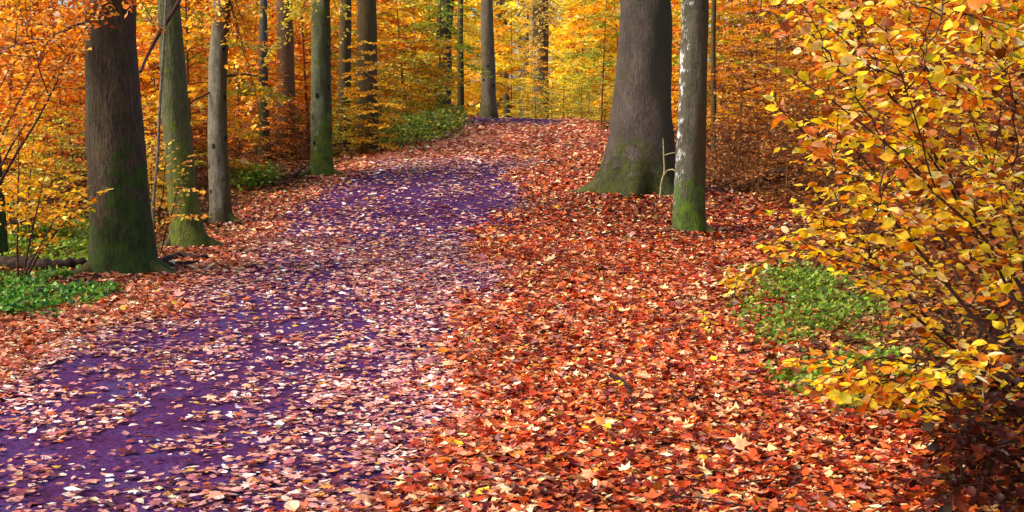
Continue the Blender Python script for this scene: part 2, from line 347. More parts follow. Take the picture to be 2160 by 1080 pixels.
# ------------------------------------------------------------------ trunks
def big_trunk(name, label, prof, d, mat, base_row, seed=0, sides=40, lobe=.12, lobe_h=.5, n_lobe=5, wob=.02, group=None, top=9.5, cat='tree'):
    """prof: rows from the top of the picture down: (row, left px, right px)"""
    r = random.Random(seed)
    rows = sorted(prof)
    pts = []; rad = []
    for row, l, rr in rows:
        p = W((l+rr)/2, row, d); q = W(rr, row, d); pts.append(p); rad.append(abs(q[0]-p[0]))
    pts = np.array(pts)[::-1]; rad = np.array(rad)[::-1]      # from base up
    bx = pts[0][0]; bz = float(gz(bx, d)); base = np.array([bx, d, bz])
    zz = pts[:, 2]; 
    # upward extension
    sl = (pts[-1]-pts[0])/(zz[-1]-zz[0]+1e-6); tp = (rad[-1]-rad[-2])/(zz[-1]-zz[-2]+1e-6); tp = max(min(tp, -.006), -.03)
    ztop = max(top, zz[-1]+3)
    zs = np.arange(min(bz, zz[0])-.35, ztop, .07 if rad[0] > .15 else .12)
    def ex(a, i): 
        v = np.interp(zs, zz, a)
        up = zs > zz[-1]; v[up] = a[-1]+sl[i]*.6*(zs[up]-zz[-1]); return v
    cx = ex(pts[:, 0], 0); cy = np.full(len(zs), d)
    rr = np.interp(zs, zz, rad); up = zs > zz[-1]; rr[up] = np.maximum(rad[-1]+tp*(zs[up]-zz[-1]), rad[-1]*.35)
    ph = r.uniform(0, 6)
    cx = cx+wob*.5*np.sin(zs*1.7+ph); cy = cy+wob*np.sin(zs*1.3+ph*2)
    P = np.stack([cx, cy, zs], -1)-base
    phs = [r.uniform(0, 6.28) for _ in range(4)]
    def lobes(RR, P, th):
        z = P[:, 2:3]; f = np.exp(-np.clip(z+.05, 0, 9)/lobe_h)
        w1 = np.cos(n_lobe*th[None]+phs[0])*.6+np.cos((n_lobe-2)*th[None]+phs[1])*.4
        bump = .025*np.sin(3*th[None]+z*1.9+phs[2])+.02*np.sin(5*th[None]-z*3.1+phs[3])+.012*np.sin(9*th[None]+z*7)
        return RR*(1+lobe*f*w1+bump)
    T = Tubes(); T.add(P, rr, sides, lobes=lobes)
    root = empty(name, base, label, cat, group)
    tr = link('trunk', T.mesh('trunk'), mat, root)
    return root, base, (lambda z: np.array([np.interp(z, zs, cx), np.interp(z, zs, cy), z])-base), (lambda z: float(np.interp(z, zs, rr)))
B_A = bark('bark_dark_brown', (32, 26, 18), (84, 70, 50), 1.4, .9, .95, (.8, -.5), -.35, (52, 76, 10), bump=.9)
B_B = bark('bark_green_moss', (58, 64, 22), (112, 106, 76), .9, .85, 1.4, (.5, -.4), .26, (98, 108, 20), bump=.9)
B_C = bark('bark_pale_knotty', (84, 78, 60), (150, 142, 122), .8, .8, .3, (.9, -.1), .12, (78, 66, 26), knots=1.3, brown_shade_side=((.95, -.1), (70, 62, 30)))
B_D = bark('bark_grey_green', (78, 82, 54), (136, 142, 104), .8, .9, .9, (.7, -.5), .18, (90, 108, 20), knots=1.0, brown_shade_side=((.95, -.2), (58, 56, 26)))
B_L = bark('bark_grey_smooth', (50, 42, 36), (100, 86, 76), .9, .95, .62, (-.35, -.2), -.15, (66, 70, 16), bump=.8, brown_shade_side=((.9, -.25), (66, 60, 40)))
B_M = bark('bark_white_lichen', (48, 44, 30), (98, 92, 74), .8, .95, .62, (-.2, -.5), -.4, (82, 104, 20), lichen=.30, lich_dir=(-1, -.35), brown_shade_side=((.95, -.2), (84, 62, 22)), bump=.8)
B_BROWN = bark('bark_brown', (84, 58, 36), (118, 84, 54), 1, .6, 1.2, (1, 0), .1, (80, 66, 22))
B_DARK = bark('bark_dark_olive', (62, 50, 26), (92, 76, 40), 1, .5, 1.0, (0, -1), .1, (66, 62, 20))
B_GREY = bark('bark_far_grey', (84, 74, 56), (122, 108, 86), .8, .7, .6, (-1, 0), .05, (84, 84, 26), knots=.8)
B_ROOT = bark('bark_root', (58, 48, 36), (96, 82, 60), 1.2, .8, .5, (0, 0), .2, (80, 84, 20), bump=.8)
B_GREYG = bark('bark_far_grey_green', (58, 62, 50), (88, 88, 80), .8, .8, 1.5, (-1, 0), .25, (84, 100, 34))

A_, bA, cA, rA = big_trunk('beech_tree', 'thick dark brown trunk with mossy foot, nearest the left edge of the path', [(0, 187, 290), (100, 184, 290), (300, 183, 303), (450, 188, 315), (520, 188, 324), (560, 188, 332), (592, 186, 340)], 14.95, B_A, 590, 1, 64, .07, .3)
B_, bB, cB, rB = big_trunk('beech_tree', 'green mossy trunk between the thick brown trunk and the pale knotty one', [(0, 334, 380), (250, 340, 398), (400, 352, 412), (480, 360, 430), (535, 352, 452)], 17.3, B_B, 530, 2, 48, .1, .35)
C_, bC, cC, rC = big_trunk('beech_tree', 'slim pale grey trunk with dark knots at the left verge', [(0, 450, 486), (130, 441, 480), (200, 442, 480), (400, 440, 484), (440, 440, 487), (468, 434, 492)], 19.7, B_C, 465, 3, 40, .06, .2)
D_, bD, cD, rD = big_trunk('beech_tree', 'straight grey-green trunk standing alone where the left verge meets the path', [(0, 655, 694), (200, 657, 700), (340, 656, 703), (372, 652, 707)], 24.8, B_D, 372, 4, 40, .07, .2)
L_, bL, cL, rL = big_trunk('beech_tree', 'thickest grey trunk with wide mossy root flare right of the path', [(0, 1307, 1413), (200, 1297, 1418), (300, 1284, 1424), (350, 1272, 1428), (385, 1258, 1432), (414, 1242, 1440)], 22.4, B_L, 412, 9, 110, .2, .34, 7)
M_, bM, cM, rM = big_trunk('beech_tree', 'slim trunk streaked with white lichen in front of the thickest grey one', [(0, 1438, 1494), (130, 1434, 1492), (250, 1430, 1490), (400, 1423, 1489), (470, 1419, 1490), (503, 1415, 1494)], 18.9, B_M, 502, 11, 48, .09, .25)
E_ = big_trunk('beech_tree', 'brown trunk among orange leaves, left of the lone grey-green one', [(0, 584, 616), (300, 582, 624)], 28.5, B_BROWN, 300, 12, 24)
F_ = big_trunk('beech_tree', 'broad dark olive trunk half hidden by yellow leaves beyond the lone grey-green one', [(0, 752, 792), (240, 752, 798)], 30.5, B_DARK, 250, 13, 24)
F2 = big_trunk('beech_tree', 'narrow dark trunk just left of the broad dark olive one', [(0, 716, 740), (240, 714, 741)], 31.5, B_DARK, 250, 14, 20)
E2 = big_trunk('beech_tree', 'dark grey trunk low among the brown undergrowth between pale knotty and brown trunks', [(0, 548, 564), (340, 542, 568)], 27.5, B_GREYG, 300, 15, 20)
G_ = big_trunk('beech_tree', 'grey-green trunk at the left side of the crest of the path', [(0, 924, 958), (130, 918, 952), (250, 911, 950)], 44, B_GREYG, 250, 16, 28)
H_ = big_trunk('beech_tree', 'thinnest dark trunk on the crest, beside the grey-green one', [(0, 966, 977), (250, 963, 979)], 47.5, B_DARK, 247, 17, 16)
I_ = big_trunk('beech_tree', 'straight grey-brown trunk standing in the middle of the crest', [(0, 1015, 1040), (120, 1013, 1043), (200, 1015, 1046), (249, 1013, 1053)], 47, B_GREY, 247, 18, 28)
J_ = big_trunk('beech_tree', 'far grey trunk crossed by leafy twigs beyond the crest', [(0, 1123, 1156), (170, 1122, 1158)], 54, B_GREY, 200, 19, 24)
N_ = big_trunk('beech_tree', 'very thin dark trunk just behind the lichen-streaked one', [(0, 1501, 1511), (300, 1499, 1511)], 27, B_DARK, 300, 20, 14)
Z_ = big_trunk('beech_tree', 'dark trunk cut off by the left edge of the picture', [(0, -62, -30), (380, -30, 6), (560, -22, 16)], 16.0, B_A, 555, 21, 28, group=None)

def roots(root, rad, angs, seed, L=.7):
    r = np.random.default_rng(seed)
    for a in angs:
        t_ = np.linspace(0, 1, 12); ln = L*r.uniform(.75, 1.25); bend = r.normal(0, .35)
        q = rad*.7+ln*t_; an = R(a)+bend*t_**1.5; x = q*np.cos(an); y = q*np.sin(an)
        bx_, by_, bz_ = root.location
        z = gz(x+bx_, y+by_)-bz_+.13*(1-t_)**2.2-.035*t_-.012; T = Tubes(); T.add(np.stack([x, y, z], -1), (.035+.14*rad)*(1-t_)**.8+.012, 10)
        link('root', T.mesh('root'), B_ROOT, root)
roots(A_, .36, [-20, 15, 200], 1, .6); roots(L_, .66, [185, 210, 330], 2, .75); roots(M_, .2, [200, 335], 3, .4)
roots(D_, .22, [195, 335], 4, .45); roots(C_, .18, [205, 345], 5, .4); roots(B_, .24, [-15, 205], 6, .55)
# buttress and thin stems beside the trunks
T = Tubes()
for (x0, z0, x1, z1, rr) in [(.36, 1.15, .50, -.1, .09), (.42, .7, .62, -.15, .08)]:
    s = np.linspace(0, 1, 10)[:, None]; P = np.array([x0, .12, z0])*(1-s)+np.array([x1, .05, z1])*s; P[:, 0] -= .07*np.sin(s[:, 0]*3.14)
    T.add(P, np.linspace(.03, rr, 10), 12)
link('root_buttress', T.mesh('root_buttress'), B_L, L_)

# ------------------------------------------------------------------ leafy sprays
ORANGE = [(4.5, (238, 144, 26)), (3.2, (226, 118, 18)), (3.6, (244, 168, 44)), (3, (176, 80, 16)), (1.5, (246, 184, 100)), (1.5, (150, 60, 14)), (.6, (250, 212, 150))]
YELLOW = [(4, (244, 178, 20)), (4, (236, 156, 14)), (3, (246, 196, 50)), (2, (222, 138, 16)), (1.2, (250, 222, 130)), (1, (190, 150, 24)), (.6, (170, 100, 16))]
OLIVE = [(4, (204, 184, 50)), (3, (170, 160, 40)), (2, (230, 200, 80)), (3, (120, 132, 30)), (1, (236, 210, 120)), (1.5, (150, 110, 30))]
BROWN = [(4, (132, 78, 32)), (3, (170, 92, 30)), (4, (96, 50, 22)), (1.5, (200, 124, 50)), (1, (226, 176, 110)), (1.5, (90, 52, 24))]
GREENY = [(4, (130, 150, 30)), (3, (166, 172, 40)), (2, (100, 126, 30)), (1, (206, 196, 80))]
GOLD = [(4, (255, 218, 40)), (3, (255, 232, 80)), (2, (254, 196, 30)), (1.5, (236, 210, 60)), (1.6, (255, 226, 140)), (.8, (250, 164, 40))]  # leaf yellows lightened; the glow beyond the crest is painted in
FRONT = [(5, (250, 196, 24)), (3, (252, 212, 56)), (2.4, (230, 134, 20)), (1.6, (248, 214, 120)), (1.2, (196, 176, 40)), (2, (208, 104, 20)), (.8, (250, 226, 170)), (.6, (150, 150, 36)), (2.4, (140, 66, 16)), (1, (232, 160, 110))]

def leaves_on(LV, P0, P1, r, pal, lsize, lod, sp, droop=.15, flat=.45, up=np.array([0, 0, 1.]), out=None, CC=None):
    """alternate leaves along the twig P0->P1"""
    L = np.linalg.norm(P1-P0); n = max(2, int(L/sp)); s = (np.arange(n)+r.uniform(.2, .9))/n
    P = P0+(P1-P0)*s[:, None]; d = (P1-P0)/(L+1e-9); side = np.cross(up, d); side /= np.linalg.norm(side)+1e-9
    sg = np.where(np.arange(n) % 2, 1., -1.)[:, None]
    D = d*.7+side*sg*1.0+r.normal(0, .3, (n, 3)); D[:, 2] -= droop+np.abs(r.normal(0, .3, n))*flat
    N = np.array([0, 0, 1.])+r.normal(0, flat, (n, 3))
    S = lsize*r.uniform(.65, 1.2, n)
    c = pick(pal, n, r)
    if CC is not None: c = c*CC
    LV.add(P, D, N, S, c, lod, r.normal(0, .75, n), r.uniform(.75, 1.25, n))

def make_sapling(name, seed, H, spread, pal, nbr=26, lsize=.07, lod=1, sp=.05, low=.1, pal2=None, rb=.025, twig_k=.12, leafy=1.0):
    r = np.random.default_rng(seed); T = Tubes(); LV = Leaves()
    s = np.linspace(0, 1, 14); sx = r.normal(0, .05*H*.6, 3); sy = r.normal(0, .05*H*.6, 3)
    stem = np.stack([sx[0]*s+sx[1]*.3*np.sin(s*5), sy[0]*s+sy[1]*.3*np.sin(s*4+1), s*H-.1], -1)
    T.add(stem, np.maximum(rb*(1-s*.9), .004), 7)
    for i in range(nbr):
        f = low+(1-low)*((i+r.random())/nbr); p0 = np.array([np.interp(f, s, stem[:, k]) for k in range(3)])
        az = i*2.4+r.normal(0, .3); L = spread*(1-.65*max(0, f-.35)/.65)*r.uniform(.6, 1.15)*(1 if f > .25 else .75)
        rise = r.uniform(.0, .45)
        dirh = np.array([math.cos(az), math.sin(az), 0]); t = np.linspace(0, 1, 7)[:, None]
        br = p0+dirh*L*t+np.array([0, 0, 1])*L*(rise*t-.38*t**2)+r.normal(0, .012, (7, 3))*t
        T.add(br, np.linspace(max(.3*rb, .005), .0025, 7), 4)
        shade = r.uniform(.8, 1.12)
        pl = pal2 if (pal2 is not None and r.random() < .35) else pal
        side = np.array([-dirh[1], dirh[0], 0])
        nt_ = max(3, int(L/twig_k))
        for j in range(nt_):
            ft = .18+.82*(j+.5)/nt_; q0 = np.array([np.interp(ft, t[:, 0], br[:, k]) for k in range(3)])
            tl = L*.5*(1.15-ft)*r.uniform(.6, 1.2)+.08; sg = 1 if j % 2 else -1
            q1 = q0+(dirh*.75+side*sg*.8)*tl+np.array([0, 0, r.normal(-.08, .10)*tl])
            T.add(np.array([q0, (q0+q1)/2+np.array([0, 0, .02*tl]), q1]), [.003, .0025, .0015], 3)
            if r.random() < leafy: leaves_on(LV, q0, q1, r, pl, lsize, lod, sp, CC=shade)
        if r.random() < leafy: leaves_on(LV, br[3], br[-1], r, pl, lsize, lod, sp, CC=shade)
    a = T.mesh(name+'_trunk'); a.materials.append(M_STEM); b = LV.mesh(name+'_crown'); b.materials.append(M_LEAF)
    return a, b
KIND = {}
def kinds(key, n, *args, **kw): KIND[key] = [make_sapling(key, hash_(key)+i*31, *args, **kw) for i in range(n)]
def hash_(s): return sum(ord(c)*(i+3) for i, c in enumerate(s)) % 9973
kinds('orange', 3, 3.6, 1.15, ORANGE, 36, .098, 1, .034, .12)
kinds('yellow', 3, 3.4, 1.1, YELLOW, 36, .098, 1, .034, .1)
kinds('olive', 2, 2.0, .9, OLIVE, 28, .075, 1, .034, .08)
kinds('brown', 2, 2.4, .9, BROWN, 34, .07, 1, .030, .05)
kinds('goldtall', 3, 9.0, 2.6, GOLD, 64, .22, 2, .066, .03, pal2=YELLOW, rb=.035, twig_k=.2)
kinds('orangetall', 2, 8.0, 2.4, ORANGE, 56, .18, 2, .07, .04, pal2=YELLOW, rb=.035, twig_k=.2)
kinds('mid_orange', 2, 5.5, 1.7, ORANGE, 48, .15, 2, .048, .06, pal2=YELLOW, rb=.035, twig_k=.14)
kinds('mid_yellow', 2, 5.5, 1.7, YELLOW, 48, .15, 2, .048, .06, pal2=OLIVE, rb=.035, twig_k=.14)
kinds('brownsap', 2, 3.8, 1.2, BROWN, 32, .08, 1, .034, .12, pal2=ORANGE)
kinds('greeny', 1, 3.6, 1.1, GREENY, 26, .08, 1, .04, .35)
LAB = {}
def sapling(key, px=None, d=None, x=None, name='beech_sapling', label=None, group=None, sc=1.0, zr=None, v=None):
    if x is None: x = (px-1080)/F*d
    a, b = KIND[key][v if v is not None else random.randrange(len(KIND[key]))]
    root = empty(name, (x, d, float(gz(x, d))), label, 'sapling' if 'sapling' in name else ('shrub' if 'shrub' in name else 'tree'), group)
    root.rotation_euler = (random.uniform(-.05, .05), random.uniform(-.05, .05), zr if zr is not None else random.uniform(0, 6.28))
    root.scale = (sc*random.uniform(.92, 1.08),)*2+(sc*random.uniform(.92, 1.08),)
    o = bpy.data.objects.new('trunk', a); COL.objects.link(o); o.parent = root
    o = bpy.data.objects.new('crown', b); COL.objects.link(o); o.parent = root
    return root

# near-left saplings
sapling('yellow', 60, 17.4, label='yellow-leaved sapling behind the thick brown trunk, drooping to the mossy ground', sc=.62, v=0)
sapling('orange', 20, 20.5, label='tall orange sapling behind the leftmost yellow sapling', sc=1.0, v=1)
sapling('yellow', 318, 19.6, label='small pale yellow sapling between the thick brown trunk and the green mossy one', sc=.5, v=2)
sapling('yellow', 775, 29.3, label='yellow sapling with tiers of leaves before the broad dark olive trunk', sc=.72, v=0)
sapling('orange', 575, 27.6, label='orange sapling before the brown trunk left of the lone grey-green one', sc=.72, v=0)
gl = 'orange-leaved beech sapling in the thicket left of the path'
LZ = [(130, 23.0, 'orange'), (235, 25, 'orange'), (330, 24, 'orange'), (410, 23.5, 'mid_yellow'), (70, 27, 'mid_orange'), (180, 30, 'mid_orange'), (300, 31, 'mid_orange'),
      (400, 29, 'mid_orange'), (505, 29, 'yellow'), (535, 32, 'orange'), (655, 33, 'mid_yellow'), (610, 35, 'mid_orange'), (480, 34, 'mid_orange'), (-30, 24, 'orange'),
      (730, 33, 'yellow'), (690, 36, 'mid_orange'), (800, 34, 'yellow'), (770, 40, 'mid_orange'), (850, 39, 'mid_yellow'), (880, 44, 'mid_yellow'), (0, 33, 'mid_orange'),
      (100, 38, 'mid_orange'), (240, 39, 'mid_orange'), (360, 38, 'mid_orange'), (540, 40, 'mid_orange'), (450, 45, 'mid_orange'), (650, 45, 'mid_orange'), (150, 46, 'orangetall'), (320, 48, 'orangetall'), (0, 45, 'orangetall')]
names = {'orange': ('orange-leaved beech sapling in the thicket left of the path', 'orange saplings left of the path'),
         'mid_orange': ('taller orange beech sapling deeper in the wood left of the path', 'tall orange saplings left of the path'),
         'yellow': ('bright yellow beech sapling near the left edge of the path', 'yellow saplings left of the path'),
         'mid_yellow': ('tall golden beech sapling rising above the left verge', 'golden saplings left of the path'),
         'orangetall': ('far orange-crowned beech tree at the back of the left wood', 'far orange trees on the left')}
for px, d, k in LZ:
    sapling(k, px, d, name='beech_tree' if 'tall' in k else 'beech_sapling', label=names[k][0], group=names[k][1], sc=random.uniform(.85, 1.1))
# low shrubs left
for px, d, k, s in [(500, 25.5, 'brown', .5), (540, 26.3, 'brown', .5), (590, 27.2, 'brown', .55), (625, 27.5, 'brown', .5), (655, 28, 'brown', .5), (720, 28.8, 'olive', .6), (765, 29.5, 'olive', .62), (800, 31, 'olive', .75), (735, 29.8, 'olive', .5), (430, 23, 'brown', .6), (740, 31.5, 'olive', .8), (800, 33.5, 'olive', .9), (860, 37, 'olive', 1.0), (905, 41, 'olive', 1.0), (820, 35.5, 'olive', .9), (870, 38.5, 'olive', 1.1), (925, 41.5, 'olive', .9), (780, 33, 'olive', .8), (320, 22, 'brown', .6), (60, 22, 'olive', .8), (160, 21, 'olive', .7), (20, 19, 'olive', .75), (110, 19.5, 'olive', .8), (300, 20.5, 'olive', .6)]:
    if k == 'brown': sapling(k, px, d, name='beech_shrub', label='low brown-leaved shrub under the trees left of the path', group='low brown shrubs on the left', sc=s)
    else: sapling(k, px, d, name='beech_shrub', label='low olive-yellow shrub bordering the left verge', group='low olive shrubs on the left', sc=s)
# centre, beyond the crest
for i, (px, d, k) in enumerate([(1010, 76, 'goldtall'), (1075, 64, 'goldtall'), (1225, 60, 'goldtall'), (1310, 57, 'goldtall'), (900, 56, 'goldtall'), (820, 54, 'goldtall'), (1170, 72, 'goldtall'),
        (1250, 67, 'goldtall'), (930, 66, 'goldtall'), (1380, 60, 'goldtall'), (1480, 58, 'goldtall'), (740, 60, 'goldtall'), (660, 56, 'orangetall'), (560, 60, 'orangetall'), (1340, 72, 'goldtall'), (860, 74, 'goldtall')]):
    if k == 'goldtall': sapling(k, px, d, name='beech_tree', label='golden-crowned beech tree beyond the crest of the path', group='golden trees beyond the crest', sc=random.uniform(.9, 1.1))
    else: sapling(k, px, d, name='beech_tree', label='orange-crowned beech tree beyond the crest on the left', group='orange trees beyond the crest')
for px, d in [(1100, 50.5), (1130, 49.5), (1165, 51), (1190, 50), (1225, 49), (1240, 47), (1275, 44)]:
    sapling('olive', px, d, name='beech_shrub', label='low pale olive shrub at the right side of the crest', group='olive shrubs at the crest', sc=.9)
sapling('yellow', 1140, 52, label='yellow sapling hiding the foot of the far trunk crossed by leafy twigs', sc=.85)
sapling('greeny', 925, 42, label='green-leaved sapling in front of the grey-green trunk on the crest', sc=1.35)
sapling('greeny', 1268, 40, label='yellow-green sapling beside the left flank of the thickest grey trunk', sc=1.2)
# right side wood
RZ = [(1560, 29, 'brownsap'), (1500, 33, 'mid_yellow'), (1450, 38, 'mid_orange'), (1640, 26, 'brownsap'), (1740, 27, 'brownsap'), (1700, 33, 'brownsap'), (1830, 24, 'brownsap'), (1800, 31, 'mid_yellow'),
      (1930, 26, 'mid_orange'), (2030, 24, 'orange'), (2130, 27, 'mid_orange'), (1900, 34, 'mid_orange'), (2020, 36, 'mid_orange'), (1590, 38, 'mid_yellow'), (2150, 35, 'mid_orange'), (1380, 41, 'mid_yellow'),
      (1520, 46, 'orangetall'), (1650, 45, 'orangetall'), (1800, 46, 'orangetall'), (1950, 47, 'orangetall'), (2100, 46, 'orangetall')]
rn = {'brownsap': ('brown-leaved beech sapling in the dim wood right of the two trunks', 'brown saplings on the right'),
      'orange': ('orange-leaved beech sapling in the wood right of the lichen-streaked trunk', 'orange saplings on the right'),
      'mid_orange': ('tall orange sapling deep in the wood on the right', 'tall orange saplings on the right'),
      'mid_yellow': ('tall golden sapling behind the two trunks right of the path', 'golden saplings on the right'),
      'orangetall': ('far orange-crowned beech tree at the back of the right wood', 'far orange trees on the right')}
for px, d, k in RZ: sapling(k, px, d, name='beech_tree' if 'tall' in k else 'beech_sapling', label=rn[k][0], group=rn[k][1], sc=random.uniform(.85, 1.1))
for px, d, s in [(1540, 23.5, .6), (1600, 22.5, .7), (1660, 21.5, .7), (1720, 22.5, .8), (1560, 26, .9), (1640, 25, .9), (1790, 20, .8), (1860, 18, .8), (1950, 17, .9), (2050, 16, .9), (2140, 18, 1.1), (1980, 21, 1.1), (1720, 28, 1.)]:
    sapling('brown', px, d, name='beech_shrub', label='brown-leaved shrub in the dim undergrowth right of the lichen-streaked trunk', group='brown shrubs on the right', sc=s)

# far woods
r = np.random.default_rng(55); LV = Leaves(); n = 230000
x = r.uniform(-75, 75, n); y = r.uniform(86, 118, n); z = 20*r.random(n)**.9
k = fbm(x*.22+y*.2, z*.33, 3, 3)+.2*fbm(x*.9, z*.9+y*.3, 13, 2) > .46; x, y, z = x[k], y[k], z[k]; n = len(x)
hue = fbm(x*.06+3, z*.09, 23, 2)
C = pick(GOLD, n, r); q = hue+.15*r.standard_normal(n)+.006*np.abs(x-4) > .62; C[q] = pick(ORANGE, int(q.sum()), r); q = hue+.1*r.standard_normal(n) < .36; C[q] = pick(OLIVE, int(q.sum()), r)
D = r.normal(0, 1, (n, 3)); D[:, 2] *= .35; N = np.array([0, 0, 1.])+r.normal(0, .6, (n, 3))
LV.add(np.stack([x, y, z+gz(x, y)], -1), D, N, r.uniform(.3, .6, n), np.minimum(C*1.1, .93), 2, r.normal(0, .4, n), r.uniform(.9, 1.3, n))  # colours lifted so the far glow sits in the leaves themselves
T = Tubes()
for i in range(60):
    xx = r.uniform(-60, 60); yy = r.uniform(84, 116); s = np.linspace(0, 1, 5); T.add(np.stack([xx+s*r.normal(0, .6), yy+0*s, float(gz(xx, yy))-.2+s*20], -1), np.linspace(.3, .18, 5)*r.uniform(.5, 1), 8)
me = LV.mesh('far_woods')
o = link('distant_woods', me, M_LEAF); tag(o, 'mass of yellow and orange foliage closing the view far beyond the crest', 'far woods', kind='stuff')
o2 = link('distant_trunks', T.mesh('distant_trunks'), B_GREY, o)

# ------------------------------------------------------------------ front bush and sprays built branch by branch
def bush(name, label, base, targets, seed, pal, lsize=.07, rb=.022, sp=.034, lod=0, tw=.30, cat='shrub', sag=.12, fork=.45, twl=1.0, flat=.5):
    r = np.random.default_rng(seed); T = Tubes(); LV = Leaves(); base = np.asarray(base, float)
    stems = []
    for i, tg in enumerate(targets):
        tg = np.asarray(tg, float)
        if i < 4 or not stems: p0 = base+np.array([r.normal(0, .04), r.normal(0, .04), -.05])
        else:
            best = None
            for st in stems:
                for f in (.25, .4, .55, .7):
                    q = st[int(f*(len(st)-1))]; dd = np.linalg.norm(q-tg)+ .35*np.linalg.norm(q-base)
                    if q[2] < tg[2]+.3 and (best is None or dd < best[0]): best = (dd, q)
            p0 = best[1] if best else base
        t = np.linspace(0, 1, 12)[:, None]; L = np.linalg.norm(tg-p0)
        mid = (p0+tg)/2+np.array([0, 0, sag*L])+r.normal(0, .05*L, 3)
        st = (1-t)**2*p0+2*t*(1-t)*mid+t**2*tg+r.normal(0, .006, (12, 3))
        stems.append(st); r0 = rb if i < 4 else rb*.4*min(1, L)
        T.add(st, np.linspace(max(r0, .004), .002, 12), 6)
        shade = r.uniform(.85, 1.12); d = (st[-1]-st[5]); dl = np.linalg.norm(d)+1e-6; d = d/dl
        side = np.cross([0, 0, 1], d); side /= np.linalg.norm(side)+1e-6
        a = max(.22, 1-1.35/(L+.01)) if L > .9 else .2
        nt_ = max(3, int(L*(1-a)/.07))
        for j in range(nt_):
            f = a+(1-a)*(j+.5)/nt_; q0 = np.array([np.interp(f, t[:, 0], st[:, k]) for k in range(3)])
            tl = tw*(1.25-f)*r.uniform(.5, 1.3)*twl+.04; sg = 1 if j % 2 else -1
            q1 = q0+(d*.7+side*sg*.8)*tl+np.array([0, 0, r.normal(-.12, .14)*tl])
            T.add(np.array([q0, (q0+q1)/2+[0, 0, .03*tl], q1]), [.0028, .002, .0012], 4)
            leaves_on(LV, q0, q1, r, pal, lsize, lod, sp, flat=flat, CC=shade)
        leaves_on(LV, st[7], st[-1], r, pal, lsize, lod, sp, flat=flat, CC=shade)
    root = empty(name, base, label, cat)
    V = T.mesh('stems'); V.materials.append(M_TWIG); o = link('branches', V, None, root); o.matrix_parent_inverse.identity()
    V.transform(__import__('mathutils').Matrix.Translation((-base).tolist()))
    V = LV.mesh('leaves'); V.materials.append(M_LEAF); V.transform(__import__('mathutils').Matrix.Translation((-base).tolist()))
    link('foliage', V, None, root)
    return root
def inpoly(x, y, P):
    c = False; n = len(P)
    for i in range(n):
        x1, y1 = P[i]; x2, y2 = P[(i+1) % n]
        if (y1 > y) != (y2 > y) and x < (x2-x1)*(y-y1)/(y2-y1)+x1: c = not c
    return c
def targets(poly, n, d0, d1, seed, first=()):
    r = random.Random(seed); out = [W(*f) for f in first]; xs = [p[0] for p in poly]; ys = [p[1] for p in poly]
    while len(out) < n+len(first):
        x = r.uniform(min(xs), max(xs)); y = r.uniform(min(ys), max(ys))
        if inpoly(x, y, poly): out.append(W(x, y, r.uniform(d0, d1)))
    return out
# A: low front shrub, drooping sprays over the verge
gb = lambda px, d: np.array([(px-1080)/F*d, d, float(gz((px-1080)/F*d, d))])
bush('beech_shrub', 'arching shrub whose lowest yellow sprays droop over the right verge', gb(2230, 6.3),
     targets([(1760, 740), (2160, 700), (2200, 800), (1900, 830), (1740, 830)], 22, 5.3, 6.3, 3, [(1660, 765, 6.2), (1730, 845, 6.0), (1890, 835, 5.6), (2040, 745, 5.4)]), 5, FRONT, .060, .010, .028, sag=.22, tw=.2)
# B: main mass
bush('beech_sapling', 'dense yellow sapling filling the right edge of the picture beside the verge', gb(2260, 7.2),
     targets([(1700, 250), (1900, 60), (2200, 0), (2220, 640), (1950, 600), (1800, 520), (1660, 500), (1690, 380), (1640, 330)], 84, 6.4, 8.6, 8, [(1690, 440, 7.2), (1660, 490, 7.4), (1900, 300, 7.), (1980, 90, 7.2), (1620, 520, 7.6), (1560, 585, 7.8)]), 9, FRONT, .058, .014, .028, sag=.1, tw=.26, cat='sapling')
# C: upper one overhanging from the right, nearer and larger leaves
bush('beech_sapling', 'overhanging sapling with large bright yellow leaves across the top right corner', gb(2420, 5.8)+np.array([0, 0, .0]),
     targets([(1560, -60), (1640, 160), (1740, 120), (1850, 200), (2150, 260), (2200, -80)], 36, 5.4, 7.2, 12, [(1660, 150, 5.8), (1620, 210, 5.9), (1760, 60, 5.8), (1850, 160, 5.8)]), 13, FRONT, .064, .012, .032, sag=.1, tw=.22, cat='sapling', flat=.8)
# D: darker sapling behind
bush('beech_sapling', 'shaded orange-brown sapling seen through the dense yellow one on the right', gb(2120, 10.5),
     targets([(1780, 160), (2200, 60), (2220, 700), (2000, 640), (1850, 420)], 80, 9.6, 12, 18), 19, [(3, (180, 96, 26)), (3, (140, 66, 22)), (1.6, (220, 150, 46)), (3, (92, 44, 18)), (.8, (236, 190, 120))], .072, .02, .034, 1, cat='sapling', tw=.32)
# E: dark-leaved undergrowth bottom right, its shadow painted into the palette too
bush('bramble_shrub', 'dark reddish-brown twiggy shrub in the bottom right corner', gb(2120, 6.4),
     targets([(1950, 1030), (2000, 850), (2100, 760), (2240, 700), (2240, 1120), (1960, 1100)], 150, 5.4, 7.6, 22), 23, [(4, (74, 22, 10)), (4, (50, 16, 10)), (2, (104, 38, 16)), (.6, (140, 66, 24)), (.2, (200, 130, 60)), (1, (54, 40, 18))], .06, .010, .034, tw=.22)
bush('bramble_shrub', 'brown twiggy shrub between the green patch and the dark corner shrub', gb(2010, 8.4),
     targets([(1850, 760), (1900, 600), (2200, 560), (2220, 900), (1960, 860)], 70, 7.8, 9.6, 26), 27, [(4, (110, 48, 18)), (4, (74, 30, 14)), (2, (160, 90, 34)), (1, (206, 140, 60)), (1, (90, 80, 26))], .06, .014, .05, tw=.24)
